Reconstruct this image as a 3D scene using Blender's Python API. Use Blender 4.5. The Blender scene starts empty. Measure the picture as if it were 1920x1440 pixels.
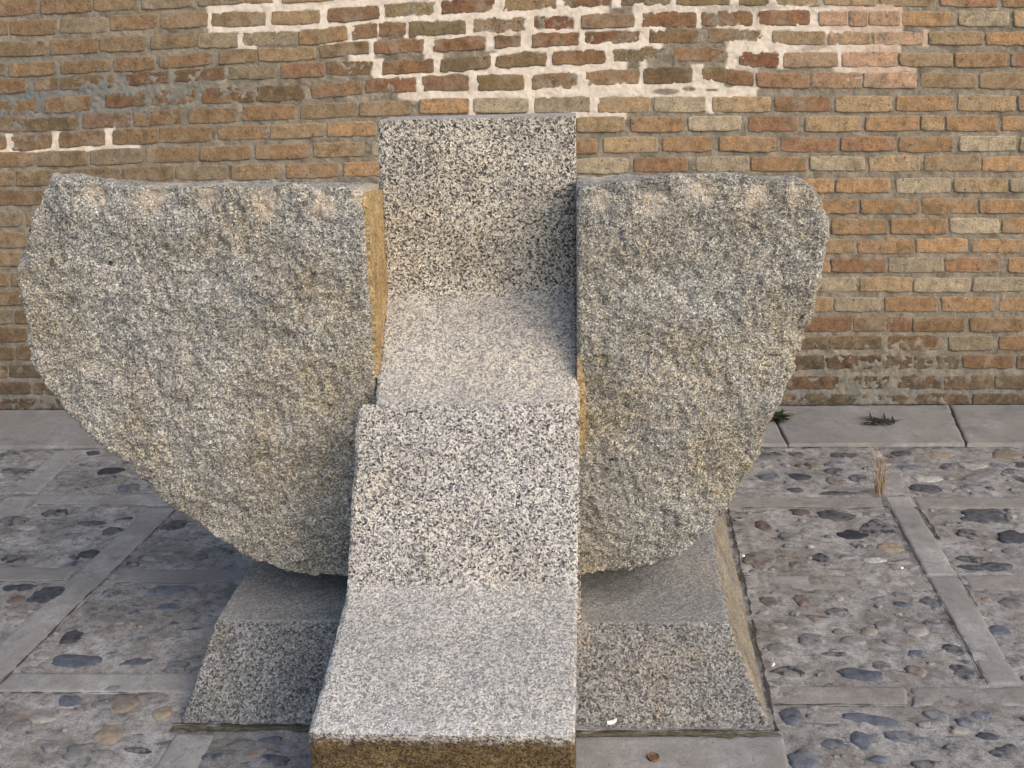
import bpy, bmesh, math, random
import numpy as np
from mathutils import Matrix, Vector

# ------------------------------------------------------------------ camera, sky, sun, exposure
SC = bpy.context.scene
COL = SC.collection
F, EYE = 1950.0, 1.6                       # focal length in photo pixels, eye height in metres
def _axes():
    Y = np.array([(1076-960)/F, (720-76)/F, 1.0]); Y /= np.linalg.norm(Y)
    X = -np.array([(-31100-960)/F, (720-947)/F, 1.0]); X -= Y*(X@Y); X /= np.linalg.norm(X)
    Z = np.array([0, 1.0, 0]); Z -= X*(Z@X); Z -= Y*(Z@Y); Z /= np.linalg.norm(Z)
    return np.array([X, Y, Z])
RW = _axes()
cd = bpy.data.cameras.new('camera'); cam = bpy.data.objects.new('camera', cd); COL.objects.link(cam)
cd.sensor_fit = 'HORIZONTAL'; cd.sensor_width = 36.0; cd.lens = 36.0*F/1920.0
cd.clip_start = 0.05; cd.clip_end = 500
r, u, f = RW[:, 0], RW[:, 1], RW[:, 2]
cam.matrix_world = Matrix(((r[0], u[0], -f[0], 0), (r[1], u[1], -f[1], 0), (r[2], u[2], -f[2], EYE), (0, 0, 0, 1)))
SC.camera = cam

SUN_DIR = Vector((0.60, -0.56, 0.62)).normalized()      # towards the light
SUN_STRENGTH, SUN_ANGLE, SKY_STRENGTH, EXPOSURE = 0.92, 58.0, 0.125, 1.28
world = bpy.data.worlds.new('World'); SC.world = world; world.use_nodes = True
wn = world.node_tree; wn.nodes.clear()
sky = wn.nodes.new('ShaderNodeTexSky'); sky.sky_type = 'NISHITA'; sky.sun_disc = False
sky.sun_elevation = math.asin(SUN_DIR.z); sky.sun_rotation = math.atan2(SUN_DIR.x, SUN_DIR.y)
sky.air_density = 1.0; sky.dust_density = 2.5; sky.ozone_density = 1.0
bg = wn.nodes.new('ShaderNodeBackground'); bg.inputs['Strength'].default_value = SKY_STRENGTH
wo = wn.nodes.new('ShaderNodeOutputWorld')
wn.links.new(sky.outputs[0], bg.inputs['Color']); wn.links.new(bg.outputs[0], wo.inputs['Surface'])
sd = bpy.data.lights.new('sun', 'SUN'); sun = bpy.data.objects.new('sun', sd); COL.objects.link(sun)
sd.energy = SUN_STRENGTH; sd.angle = math.radians(SUN_ANGLE); sd.color = (1.0, 0.89, 0.76)
sun.rotation_euler = SUN_DIR.to_track_quat('Z', 'Y').to_euler(); sun.location = (4, -3, 6)
SC.view_settings.view_transform = 'Standard'; SC.view_settings.look = 'None'
SC.view_settings.exposure = EXPOSURE; SC.view_settings.gamma = 1.0

# ------------------------------------------------------------------ measuring helpers (photo pixel -> metres on a plane)
def ray(px, py):
    return RW @ np.array([(px-960)/F, (720-py)/F, 1.0])
def atY(px, py, Y):
    d = ray(px, py); t = Y/d[1]; return np.array([d[0]*t, Y, d[2]*t+EYE])
def atZ(px, py, z=0.0):
    d = ray(px, py); t = (z-EYE)/d[2]; return np.array([d[0]*t, d[1]*t, z])
WALL_Y = float(atZ(960, 768)[1])

# ------------------------------------------------------------------ noise in numpy
def _h(ix, iy, iz, s):
    n = (ix*374761393 + iy*668265263 + iz*2147483647 + s*1274126177) & 0xffffffff
    n = ((n ^ (n >> 13))*1274126177) & 0xffffffff
    n = ((n ^ (n >> 16))*2246822519) & 0xffffffff
    return ((n ^ (n >> 15)) & 0xffffff)/float(0xffffff)
def vn(x, y, z=0.0, s=0):
    x, y, z = np.broadcast_arrays(np.asarray(x, float), np.asarray(y, float), np.asarray(z, float))
    ix, iy, iz = np.floor(x).astype(np.int64), np.floor(y).astype(np.int64), np.floor(z).astype(np.int64)
    fx, fy, fz = x-ix, y-iy, z-iz
    fx, fy, fz = [t*t*t*(t*(t*6-15)+10) for t in (fx, fy, fz)]
    o = 0
    for a in (0, 1):
        for b in (0, 1):
            for c in (0, 1):
                w = (fx if a else 1-fx)*(fy if b else 1-fy)*(fz if c else 1-fz)
                o = o + w*_h(ix+a, iy+b, iz+c, s)
    return o*2-1
def fbm(x, y, z=0.0, s=0, oct=4, gain=0.5):
    o, a, t = 0, 1.0, 0
    for k in range(oct):
        o = o + a*vn(np.asarray(x)*2**k+k*7.3, np.asarray(y)*2**k+k*3.1, np.asarray(z)*2**k+k*5.7, s+k); t += a; a *= gain
    return o/t

# ------------------------------------------------------------------ object helpers
def mesh_obj(name, V, faces, mat, parent=None, loc=(0, 0, 0), smooth=False, attrs=None):
    me = bpy.data.meshes.new(name)
    V = np.asarray(V, dtype=np.float64) - np.asarray(loc)
    if isinstance(faces, np.ndarray) and faces.ndim == 2:
        n, k = faces.shape
        me.vertices.add(len(V)); me.vertices.foreach_set('co', V.astype(np.float32).ravel())
        me.loops.add(n*k); me.loops.foreach_set('vertex_index', faces.astype(np.int32).ravel())
        me.polygons.add(n); me.polygons.foreach_set('loop_start', np.arange(0, n*k, k, dtype=np.int32))
        me.polygons.foreach_set('loop_total', np.full(n, k, dtype=np.int32))
        me.update(calc_edges=True); me.validate()
    else:
        me.from_pydata([tuple(v) for v in V], [], [list(q) for q in faces]); me.update()
    for an, (typ, data) in (attrs or {}).items():
        a = me.attributes.new(an, typ, 'POINT')
        if typ == 'FLOAT': a.data.foreach_set('value', np.asarray(data, np.float32).ravel())
        else: a.data.foreach_set('color', np.asarray(data, np.float32).ravel())
    if smooth: me.polygons.foreach_set('use_smooth', np.ones(len(me.polygons), dtype=bool))
    me.materials.append(mat)
    o = bpy.data.objects.new(name, me); COL.objects.link(o)
    if parent is not None: o.parent = parent
    else: o.location = loc
    return o
def tag(o, label=None, cat=None, group=None, kind=None):
    if label: o['label'] = label
    if cat: o['category'] = cat
    if group: o['group'] = group
    if kind: o['kind'] = kind
    return o
def empty(name, loc):
    o = bpy.data.objects.new(name, None); COL.objects.link(o); o.location = loc; o.empty_display_size = 0.1
    return o
def grid_faces(nu, nv):
    i, j = np.meshgrid(np.arange(nu-1), np.arange(nv-1), indexing='ij')
    a = (i*nv+j).ravel()
    return np.stack([a, a+nv, a+nv+1, a+1], 1)

# ------------------------------------------------------------------ node helpers
class NT:
    def __init__(s, name):
        s.m = bpy.data.materials.new(name); s.m.use_nodes = True; s.t = s.m.node_tree; s.t.nodes.clear()
        s.out = s.n('ShaderNodeOutputMaterial'); s.b = s.n('ShaderNodeBsdfPrincipled')
        s.l(s.b.outputs[0], s.out.inputs['Surface'])
        s.co = s.n('ShaderNodeTexCoord').outputs['Object']
        s.b.inputs['Specular IOR Level'].default_value = 0.25
    def n(s, k, **kw):
        o = s.t.nodes.new(k)
        for a, v in kw.items(): setattr(o, a, v)
        return o
    def l(s, a, b): s.t.links.new(a, b)
    def noise(s, scale, det=4, rough=0.55, out='Fac', vec=None, dist=0.0):
        o = s.n('ShaderNodeTexNoise'); o.inputs['Scale'].default_value = scale; o.inputs['Detail'].default_value = det
        o.inputs['Roughness'].default_value = rough; o.inputs['Distortion'].default_value = dist
        s.l(vec or s.co, o.inputs['Vector']); return o.outputs[out]
    def voro(s, scale, out='Color', vec=None, feat='F1', rnd=1.0):
        o = s.n('ShaderNodeTexVoronoi', feature=feat); o.inputs['Scale'].default_value = scale
        o.inputs['Randomness'].default_value = rnd; s.l(vec or s.co, o.inputs['Vector']); return o.outputs[out]
    def ramp(s, fac, stops, interp='LINEAR'):
        o = s.n('ShaderNodeValToRGB'); o.color_ramp.interpolation = interp; e = o.color_ramp.elements
        while len(e) > 1: e.remove(e[0])
        e[0].position = stops[0][0]; e[0].color = c4(stops[0][1])
        for p, c in stops[1:]:
            q = e.new(p); q.color = c4(c)
        s.l(fac, o.inputs[0]); return o.outputs[0]
    def mix(s, fac, a, b, mode='MIX'):
        o = s.n('ShaderNodeMix', data_type='RGBA', blend_type=mode)
        for i, v in ((0, fac), (6, a), (7, b)):
            if isinstance(v, bpy.types.NodeSocket): s.l(v, o.inputs[i])
            elif i == 0: o.inputs[0].default_value = v
            else: o.inputs[i].default_value = c4(v)
        return o.outputs[2]
    def math(s, op, a, b=0.5, clamp=False):
        o = s.n('ShaderNodeMath', operation=op, use_clamp=clamp)
        for i, v in ((0, a), (1, b)):
            if isinstance(v, bpy.types.NodeSocket): s.l(v, o.inputs[i])
            else: o.inputs[i].default_value = v
        return o.outputs[0]
    def sep(s, c):
        o = s.n('ShaderNodeSeparateColor'); s.l(c, o.inputs[0]); return o.outputs
    def attr(s, name, out='Color'):
        o = s.n('ShaderNodeAttribute', attribute_name=name); return o.outputs[out]
    def bump(s, h, strength=0.5, dist=0.005, normal=None):
        o = s.n('ShaderNodeBump'); o.inputs['Strength'].default_value = strength; o.inputs['Distance'].default_value = dist
        s.l(h, o.inputs['Height'])
        if normal is not None: s.l(normal, o.inputs['Normal'])
        return o.outputs[0]
    def done(s, color, rough=0.85, normal=None):
        if isinstance(color, bpy.types.NodeSocket): s.l(color, s.b.inputs['Base Color'])
        else: s.b.inputs['Base Color'].default_value = c4(color)
        if isinstance(rough, bpy.types.NodeSocket): s.l(rough, s.b.inputs['Roughness'])
        else: s.b.inputs['Roughness'].default_value = rough
        if normal is not None: s.l(normal, s.b.inputs['Normal'])
        return s.m
def c4(c):
    if isinstance(c, (int, float)): c = (c, c, c)
    return (*c, 1.0) if len(c) == 3 else tuple(c)
def lin(r, g, b):
    return tuple(((v/255)/12.92 if v/255 <= 0.04045 else ((v/255+0.055)/1.055)**2.4) for v in (r, g, b))

# ------------------------------------------------------------------ materials
def granite(name, scale, stops, patina, pat_scale, pat_amt, rough_bump, bump_dist, blotch=0.15, warp=0.006, dust=0.0, dz=(0.5, 0.74), split=False, lip=False):
    t = NT(name)
    w = t.noise(60, 2, out='Color')
    vv = t.n('ShaderNodeMix', data_type='RGBA', blend_type='LINEAR_LIGHT'); vv.inputs[0].default_value = warp
    t.l(t.co, vv.inputs[6]); t.l(w, vv.inputs[7]); vec = vv.outputs[2]
    g = t.sep(t.voro(scale, vec=vec))
    col = t.ramp(g[0], stops)
    g2 = t.sep(t.voro(scale*2.3, vec=vec))
    fine = t.ramp(g2[1], [(0.0, 0.55), (0.25, 0.85), (0.7, 1.0), (1.0, 1.18)])
    col = t.mix(0.8, col, fine, 'MULTIPLY')
    # iron and lichen staining in broad patches
    p = t.ramp(t.noise(pat_scale, 5, 0.6), [(0.42, 0.0), (0.68, 1.0)])
    p2 = t.math('MULTIPLY', t.math('MULTIPLY', p, t.ramp(t.noise(pat_scale*9, 3), [(0.3, 0.2), (0.7, 1.0)])), pat_amt)
    col = t.mix(p2, col, patina, 'MULTIPLY')
    bl = t.ramp(t.noise(pat_scale*2.2, 6, 0.7), [(0.36, 1-blotch), (0.64, 1+blotch*0.6)])
    col = t.mix(1.0, col, bl, 'MULTIPLY')
    if dust:
        nz = t.n('ShaderNodeSeparateXYZ'); t.l(t.n('ShaderNodeNewGeometry').outputs['Normal'], nz.inputs[0])
        k = t.math('MULTIPLY', t.ramp(nz.outputs['Z'], [(dz[0], 0.0), (dz[1], 1.0)]), dust)
        col = t.mix(k, col, t.mix(0.4, (0.40, 0.385, 0.36), t.ramp(t.noise(scale*1.3, 3), [(0.3, 0.5), (0.7, 1.25)]), 'MULTIPLY'))
    if lip:
        lp = t.math('MULTIPLY', t.attr('lip', 'Fac'), t.ramp(t.noise(60, 5, 0.8), [(0.48, 0.0), (0.62, 0.5)]))
        col = t.mix(lp, col, t.mix(0.5, (0.66, 0.64, 0.62), fine, 'MULTIPLY'))
        gr = t.ramp(t.math('ADD', t.attr('stain_shade', 'Fac'), t.math('MULTIPLY', t.noise(70, 4, 0.7), 0.6)), [(0.55, 0.0), (0.72, 1.0)])  # brown stain on the foot front, with its undercut shade painted in
        col = t.mix(gr, col, t.mix(1.0, t.mix(0.15, col, (0.3, 0.3, 0.3)), t.mix(t.ramp(t.noise(14, 6, 0.75), [(0.36, 0.0), (0.64, 1.0)]), (0.17, 0.115, 0.058), (0.46, 0.33, 0.165)), 'MULTIPLY'))
    if split:
        col = t.mix(t.ramp(t.voro(8.5, 'Distance', vec=vec), [(0.035, 0.85), (0.06, 0.0)]), col, 0.02)
        sp = t.math('MULTIPLY', t.ramp(t.math('MULTIPLY', t.attr('split', 'Fac'), t.math('SUBTRACT', t.math('MULTIPLY', t.noise(38, 7, 0.9), 2.6), 0.65)), [(0.25, 0.0), (0.55, 0.45)]), 0.9)
        col = t.mix(sp, col, t.mix(0.8, (0.74, 0.60, 0.44), t.ramp(g[1], [(0.0, 0.35), (0.3, 0.8), (1.0, 1.1)]), 'MULTIPLY'))
    h = t.math('ADD', t.math('MULTIPLY', t.voro(scale*0.8, 'Distance', vec=vec), 0.7), t.noise(scale*1.6, 3))
    n = t.bump(h, rough_bump, bump_dist)
    return t.done(col, 0.82, n)
M_PILLAR = granite('pillar_granite', 255,
    [(0.0, 0.032), (0.13, 0.075), (0.23, 0.16), (0.42, (0.245, 0.232, 0.21)), (0.62, (0.40, 0.372, 0.33)), (1.0, (0.60, 0.555, 0.49))],
    (1.0, 0.90, 0.72), 3.0, 0.6, 0.7, 0.006, 0.20, dust=0.34, lip=True)
M_PILLARU = granite('pillar_granite_sunlit', 255,
    [(0.0, 0.030), (0.14, 0.07), (0.24, (0.15, 0.14, 0.122)), (0.42, (0.255, 0.233, 0.194)), (0.62, (0.425, 0.383, 0.312)), (1.0, (0.63, 0.565, 0.46))],
    (1.0, 0.88, 0.66), 3.0, 0.6, 0.7, 0.006, 0.20, dust=0.36)  # upper stone creamier: warm light on its upright face put into the colour
WSTOPS = [(0.0, 0.06), (0.10, 0.13), (0.30, (0.190, 0.183, 0.165)), (0.55, (0.295, 0.280, 0.244)), (0.8, (0.40, 0.377, 0.322)), (1.0, (0.60, 0.555, 0.465))]
M_WING = granite('rough_grey_granite', 290, WSTOPS, (0.95, 0.81, 0.56), 4.0, 0.8, 0.7, 0.008, 0.26, split=True)
M_WINGR = granite('rough_tawny_granite', 290, WSTOPS, (0.95, 0.78, 0.46), 3.0, 1.0, 0.7, 0.008, 0.22, split=True)
M_PLINTH = granite('plinth_granite', 230,
    [(0.0, 0.035), (0.18, 0.075), (0.4, 0.135), (0.7, (0.20, 0.198, 0.19)), (1.0, (0.32, 0.312, 0.29))],
    (0.97, 0.84, 0.67), 3.0, 0.9, 0.6, 0.004, 0.25, dust=0.26, dz=(0.72, 0.95))
M_TAN = granite('sawn_tan_granite', 210, [(0.0, (0.14, 0.10, 0.05)), (0.2, (0.25, 0.175, 0.085)), (0.6, (0.37, 0.262, 0.125)), (1.0, (0.47, 0.345, 0.18))],
    (0.85, 0.75, 0.6), 9.0, 0.9, 0.5, 0.004, 0.35)
M_SIDE = granite('dusty_sunlit_plinth_side', 230, [(0.0, (0.08, 0.07, 0.052)), (0.2, (0.14, 0.122, 0.092)), (0.6, (0.22, 0.188, 0.14)), (1.0, (0.30, 0.262, 0.20))],
    (0.85, 0.75, 0.6), 7.0, 0.9, 0.5, 0.004, 0.35)  # dirty tan side, with the warm sidelight also put into its colour

def brick_mat():
    t = NT('brick')
    c = t.attr('tint')
    c = t.mix(0.9, c, t.ramp(t.noise(24, 6, 0.7), [(0.32, 0.50), (0.48, 0.95), (0.66, (1.35, 1.30, 1.2))]), 'MULTIPLY')
    c = t.mix(0.7, c, t.ramp(t.noise(130, 5, 0.75), [(0.34, 0.40), (0.5, 1.0), (0.66, 1.3)]), 'MULTIPLY')
    # lime bloom and olive lichen in patches
    s = t.ramp(t.noise(9, 5, 0.65), [(0.52, 0.0), (0.64, 0.7)])
    c = t.mix(s, c, (0.26, 0.20, 0.135))
    s = t.ramp(t.noise(6.3, 6, 0.7, dist=1.0), [(0.55, 0.0), (0.68, 0.7)])
    c = t.mix(s, c, (0.105, 0.082, 0.036))
    # mortar dust smeared over the faces and edges
    e = t.math('MULTIPLY', t.attr('edge', 'Fac'), t.ramp(t.noise(34, 5, 0.7), [(0.40, 0.0), (0.60, 1.0)]))
    c = t.mix(t.math('MULTIPLY', e, 0.75), c, (0.165, 0.148, 0.12))
    so = t.math('MULTIPLY', t.attr('soot', 'Fac'), t.ramp(t.noise(28, 6, 0.75, dist=0.5), [(0.42, 0.0), (0.60, 0.95)]))
    c = t.mix(so, c, (0.050, 0.038, 0.026))
    d = t.ramp(t.noise(55, 3), [(0.62, 0.0), (0.70, 0.8)])
    c = t.mix(d, c, (0.05, 0.035, 0.024))
    h = t.math('ADD', t.noise(60, 6, 0.7), t.math('MULTIPLY', t.noise(260, 3, 0.7), 0.5))
    return t.done(c, 0.92, t.bump(h, 0.8, 0.007))
M_BRICK = brick_mat()
def mortar_mat():
    t = NT('mortar')
    g = t.ramp(t.noise(14, 6, 0.65), [(0.34, (0.115, 0.097, 0.070)), (0.5, (0.195, 0.164, 0.120)), (0.66, (0.265, 0.226, 0.168))])
    g = t.mix(0.6, g, t.ramp(t.noise(220, 3), [(0.36, 0.5), (0.64, 1.25)]), 'MULTIPLY')
    damp = t.attr('damp', 'Fac')
    g = t.mix(t.math('MULTIPLY', damp, 0.8), g, (0.12, 0.13, 0.125))
    w = t.ramp(t.noise(18, 5, 0.6), [(0.35, (0.46, 0.385, 0.30)), (0.6, (0.60, 0.52, 0.425))])
    w = t.mix(t.attr('pink', 'Fac'), w, (0.37, 0.245, 0.165))
    w = t.mix(0.35, w, t.ramp(t.noise(200, 3), [(0.3, 0.7), (0.7, 1.1)]), 'MULTIPLY')
    c = t.mix(t.attr('lime', 'Fac'), g, w)
    return t.done(c, 0.95, t.bump(t.noise(160, 4, 0.7), 0.5, 0.004))
M_MORTAR = mortar_mat()

def paving_mat():
    t = NT('cobble_mortar')
    c = t.ramp(t.noise(5, 7, 0.65), [(0.36, (0.140, 0.130, 0.118)), (0.5, (0.198, 0.187, 0.173)), (0.64, (0.262, 0.252, 0.238))])
    c = t.mix(0.85, c, t.ramp(t.noise(34, 6, 0.72), [(0.34, 0.42), (0.5, 1.0), (0.66, 1.3)]), 'MULTIPLY')
    c = t.mix(0.7, c, t.ramp(t.noise(170, 4, 0.75), [(0.35, 0.45), (0.5, 1.0), (0.65, 1.3)]), 'MULTIPLY')
    r = t.ramp(t.noise(9, 6, 0.7), [(0.52, 0.0), (0.68, 0.65)])
    c = t.mix(r, c, (0.135, 0.105, 0.08))
    sq = t.n('ShaderNodeMapping'); sq.inputs['Scale'].default_value = (0.55, 1.5, 1.0); t.l(t.co, sq.inputs[0])
    dk = t.ramp(t.noise(26, 4, 0.6, vec=sq.outputs[0], dist=0.6), [(0.62, 0.0), (0.66, 0.85)])
    c = t.mix(dk, c, (0.06, 0.06, 0.062))
    return t.done(c, 0.9, t.bump(t.math('ADD', t.noise(60, 6, 0.75), t.math('MULTIPLY', t.noise(240, 3), 0.4)), 0.4, 0.006))
M_PAVE = paving_mat()
def slab_mat(name, a, b):
    t = NT(name)
    c = t.ramp(t.noise(3.5, 6, 0.6), [(0.36, a), (0.64, b)])
    c = t.mix(0.5, c, t.ramp(t.noise(26, 5, 0.7), [(0.35, 0.66), (0.65, 1.2)]), 'MULTIPLY')
    c = t.mix(0.6, c, t.ramp(t.voro(170, 'Color'), [(0.0, 0.6), (0.3, 0.92), (1.0, 1.15)]), 'MULTIPLY')
    d = t.ramp(t.noise(5, 7, 0.75), [(0.44, 0.0), (0.60, 0.75)])
    c = t.mix(d, c, (0.175, 0.158, 0.138))
    d = t.ramp(t.noise(9, 7, 0.8, dist=0.8), [(0.54, 0.0), (0.66, 0.7)])
    c = t.mix(d, c, (0.105, 0.097, 0.088))
    d = t.ramp(t.noise(2.2, 5, 0.6), [(0.5, 0.0), (0.62, 0.45)])
    c = t.mix(d, c, (0.14, 0.135, 0.13))
    d = t.ramp(t.voro(26, 'Distance'), [(0.04, 0.8), (0.09, 0.0)])
    c = t.mix(t.math('MULTIPLY', d, t.ramp(t.noise(7, 2), [(0.48, 0.0), (0.55, 1.0)])), c, 0.05)
    return t.done(c, 0.85, t.bump(t.noise(140, 4, 0.65), 0.5, 0.004))
M_SLAB = slab_mat('slab_granite', (0.19, 0.182, 0.172), (0.275, 0.265, 0.253))
M_SLABS = slab_mat('stained_slab', (0.155, 0.142, 0.125), (0.235, 0.222, 0.205))
M_KERB = slab_mat('kerb_granite', (0.15, 0.145, 0.138), (0.235, 0.226, 0.213))
def pebble_mat():
    t = NT('pebble')
    c = t.attr('tint')
    c = t.mix(0.8, c, t.ramp(t.noise(45, 5, 0.7), [(0.34, 0.45), (0.5, 1.0), (0.68, 1.5)]), 'MULTIPLY')
    k = t.math('MULTIPLY', t.attr('skin', 'Fac'), t.ramp(t.noise(40, 5, 0.7), [(0.40, 0.0), (0.54, 1.0)]))
    c = t.mix(k, c, (0.192, 0.181, 0.168))
    return t.done(c, 0.7, t.bump(t.noise(90, 4, 0.65), 0.4, 0.004))
M_PEBBLE = pebble_mat()
def plain(name, col, rough=0.8, var=0.3, sc=60):
    t = NT(name)
    c = t.mix(1.0, col, t.ramp(t.noise(sc, 3), [(0.3, 1-var), (0.7, 1+var)]), 'MULTIPLY')
    return t.done(c, rough)
M_LEAF = plain('dark_leaf', (0.020, 0.032, 0.012), 0.7, 0.5, 80)
M_WITHER = plain('withered_leaf', (0.022, 0.020, 0.014), 0.9, 0.5, 80)
M_MOSS = plain('moss_line', (0.085, 0.072, 0.042), 0.95, 0.5, 60)
M_DRY = plain('dry_grass', (0.25, 0.15, 0.058), 0.9, 0.35, 40)
M_DRYTOP = plain('pale_seed_head', (0.33, 0.25, 0.15), 0.9, 0.3, 60)
M_PAPER = plain('paper', (0.5, 0.48, 0.44), 0.8, 0.1)
M_RUST = plain('rust', (0.10, 0.058, 0.032), 0.8, 0.5, 200)
M_WPEB = plain('white_stone', (0.62, 0.58, 0.52), 0.8, 0.2)

# ------------------------------------------------------------------ ground sheet and cobble mortar
def axis(lo, hi, step, far):
    core = list(np.arange(lo, hi+1e-6, step)); g = step
    a, b = core[0], core[-1]; L, Rr = [], []
    while a > -far: g *= 1.35; a -= g; L.append(a)
    g = step
    while b < far: g *= 1.35; b += g; Rr.append(b)
    return np.array(L[::-1]+core+Rr)
def make_ground():
    xs, ys = axis(-2.7, 2.3, 0.009, 60), axis(1.5, 4.5, 0.009, 60)
    X, Y = np.meshgrid(xs, ys, indexing='ij')
    Z = -0.004 + 0.005*fbm(X*6, Y*6, 0, 3, 4) + 0.004*fbm(X*30, Y*30, 0, 9, 3)
    Z = np.where((abs(X) > 4) | (Y < 0.5) | (Y > 5), -0.012, Z)
    g = mesh_obj('ground', np.stack([X, Y, Z], -1).reshape(-1, 3), grid_faces(*X.shape), M_PAVE, smooth=True)
    tag(g, kind='structure')
make_ground()

SLABS = []
def slab(name, quad, mat, top=0.0, seed=0, chip=0.003):
    """a paving slab: worn top with a rounded, slightly ragged arris, 6 cm thick"""
    q = np.array([atZ(*p)[:2] if len(p) == 2 else p[:2] for p in quad])     # TL TR BR BL
    SLABS.append(q)
    w = np.linalg.norm(q[1]-q[0]); h = np.linalg.norm(q[3]-q[0])
    def par(L):
        n = max(6, int(L/0.02)); t = np.linspace(0, 1, n)
        e = np.array([0, 0.004, 0.010])/L
        return np.unique(np.concatenate([e, t[(t > e[-1]) & (t < 1-e[-1])], 1-e]))
    U, V = par(w), par(h)
    uu, vv = np.meshgrid(U, V, indexing='ij')
    P = ((1-uu)*(1-vv))[..., None]*q[0]+(uu*(1-vv))[..., None]*q[1]+(uu*vv)[..., None]*q[2]+((1-uu)*vv)[..., None]*q[3]
    ed = np.minimum(np.minimum(uu, 1-uu)*w, np.minimum(vv, 1-vv)*h)
    X, Y = P[..., 0], P[..., 1]
    rag = fbm(X*22, Y*22, 0, seed+11, 4, 0.6)*1.5
    ctr = q.mean(0)
    inset = np.where(ed < 0.001, np.clip(rag*0.006, -0.002, 0.01), 0)
    d = ctr-P; d /= np.linalg.norm(d, axis=-1, keepdims=True)+1e-9
    P = P + d*inset[..., None]
    Z = top + 0.0015*fbm(X*9, Y*9, 0, seed, 3) - np.where(ed < 0.001, 0.0045, np.where(ed < 0.006, 0.001, 0)) - chip*np.clip(rag-0.25, 0, 1)*np.exp(-ed/0.012)*3
    nu, nv = uu.shape
    Vt = np.concatenate([P, Z[..., None]], -1).reshape(-1, 3)
    ring = [i*nv for i in range(nu)]+[(nu-1)*nv+j for j in range(1, nv)]+[i*nv+nv-1 for i in range(nu-2, -1, -1)]+[j for j in range(nv-2, 0, -1)]
    lo = Vt[ring].copy(); lo[:, 2] = top-0.06
    F4 = grid_faces(nu, nv)
    k = len(ring); n0 = len(Vt); a = np.arange(k); b = (a+1) % k; rg = np.array(ring)
    side = np.stack([rg[a], rg[b], n0+b, n0+a], 1)
    o = mesh_obj(name, np.concatenate([Vt, lo]), np.concatenate([F4, side]), mat, smooth=True)
    bm = bmesh.new(); bm.from_mesh(o.data); bmesh.ops.recalc_face_normals(bm, faces=bm.faces); bm.to_mesh(o.data); bm.free()
    tag(o, kind='structure'); return o
yk = float(atZ(1600, 838)[1])
xk = [-3.6, -2.05, float(atZ(150, 812)[0])+0.02, -0.30, float(atZ(1460, 806)[0]), float(atZ(1802, 808)[0]), 3.4]
xg = lambda px, py: float(atZ(px, py)[0])
j0, j1 = float(atZ(1790, 775)[0]), float(atZ(1812, 839)[0])
for i in range(len(xk)-1):
    g = 0.004
    a0, a1 = (j0, j1) if i == 5 else (xk[i], xk[i]); b0, b1 = (j0, j1) if i == 4 else (xk[i+1], xk[i+1])
    slab('kerb_slab', [(a0+g, WALL_Y-0.002, 0), (b0-g, WALL_Y-0.002, 0), (b1-g, yk, 0), (a1+g, yk, 0)], M_KERB, 0.014, 20+i)
T = 0.000
slab('paving_strip', [(276, 951), (333, 951), (-2, 1283), (-92, 1290)], M_SLAB, T, 1)
slab('paving_strip', [(-95, 1293), (-6, 1287), (-190, 1470), (-300, 1470)], M_SLAB, T+.001, 2)
slab('paving_strip', [(390, 846), (446, 846), (338, 946), (282, 946)], M_SLAB, T, 3)
slab('paving_strip', [(106, 844), (154, 844), (70, 924), (16, 924)], M_SLAB, T, 4)
slab('paving_strip', [(12, 930), (66, 928), (-100, 1085), (-170, 1085)], M_SLAB, T, 40)
slab('paving_strip', [(74, 927), (333, 926), (329, 947), (58, 948)], M_SLAB, T+.002, 5)
slab('paving_strip', [(346, 926), (700, 926), (700, 947), (337, 948)], M_SLAB, T+.001, 6)
slab('paving_strip', [(-330, 1064), (148, 1063), (118, 1090), (-350, 1092)], M_SLAB, T+.001, 7)
slab('paving_strip', [(232, 1066), (620, 1067), (620, 1094), (203, 1093)], M_SLAB, T, 8)
slab('paving_strip', [(12, 1261), (600, 1262), (600, 1299), (-22, 1297)], M_SLAB, T+.001, 9)
slab('paving_strip', [(330, 1374), (404, 1374), (352, 1480), (262, 1480)], M_SLAB, T, 10)
slab('paving_strip', [(1030, 1378), (1470, 1378), (1490, 1500), (1030, 1500)], M_SLAB, T, 11)
slab('paving_strip', [(1150, 931), (1652, 931), (1663, 952), (1150, 953)], M_SLABS, T-.0015, 12)
slab('paving_strip', [(1712, 931), (2200, 930), (2230, 951), (1723, 952)], M_SLABS, T+.001-.0015, 13)
slab('paving_strip', [(1657, 930), (1706, 930), (1795, 1078), (1737, 1078)], M_SLAB, T+.002, 14)
slab('paving_strip', [(1739, 1081), (1797, 1081), (1916, 1281), (1852, 1283)], M_SLAB, T+.001, 15)
slab('paving_strip', [(1340, 1077), (1732, 1077), (1747, 1106), (1340, 1107)], M_SLABS, T-.001-.0015, 16)
slab('paving_strip', [(1803, 1076), (2250, 1075), (2280, 1104), (1821, 1105)], M_SLABS, T-.001-.0015, 17)
slab('paving_strip', [(1400, 1283), (1700, 1284), (1702, 1321), (1400, 1320)], M_SLABS, T-.001-.0015, 18)
slab('paving_strip', [(1708, 1286), (2250, 1284), (2290, 1321), (1712, 1322)], M_SLABS, T-.0015, 19)
slab('paving_strip', [(1655, 884), (1692, 884), (1700, 926), (1652, 926)], M_SLAB, T-.001, 30)

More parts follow.
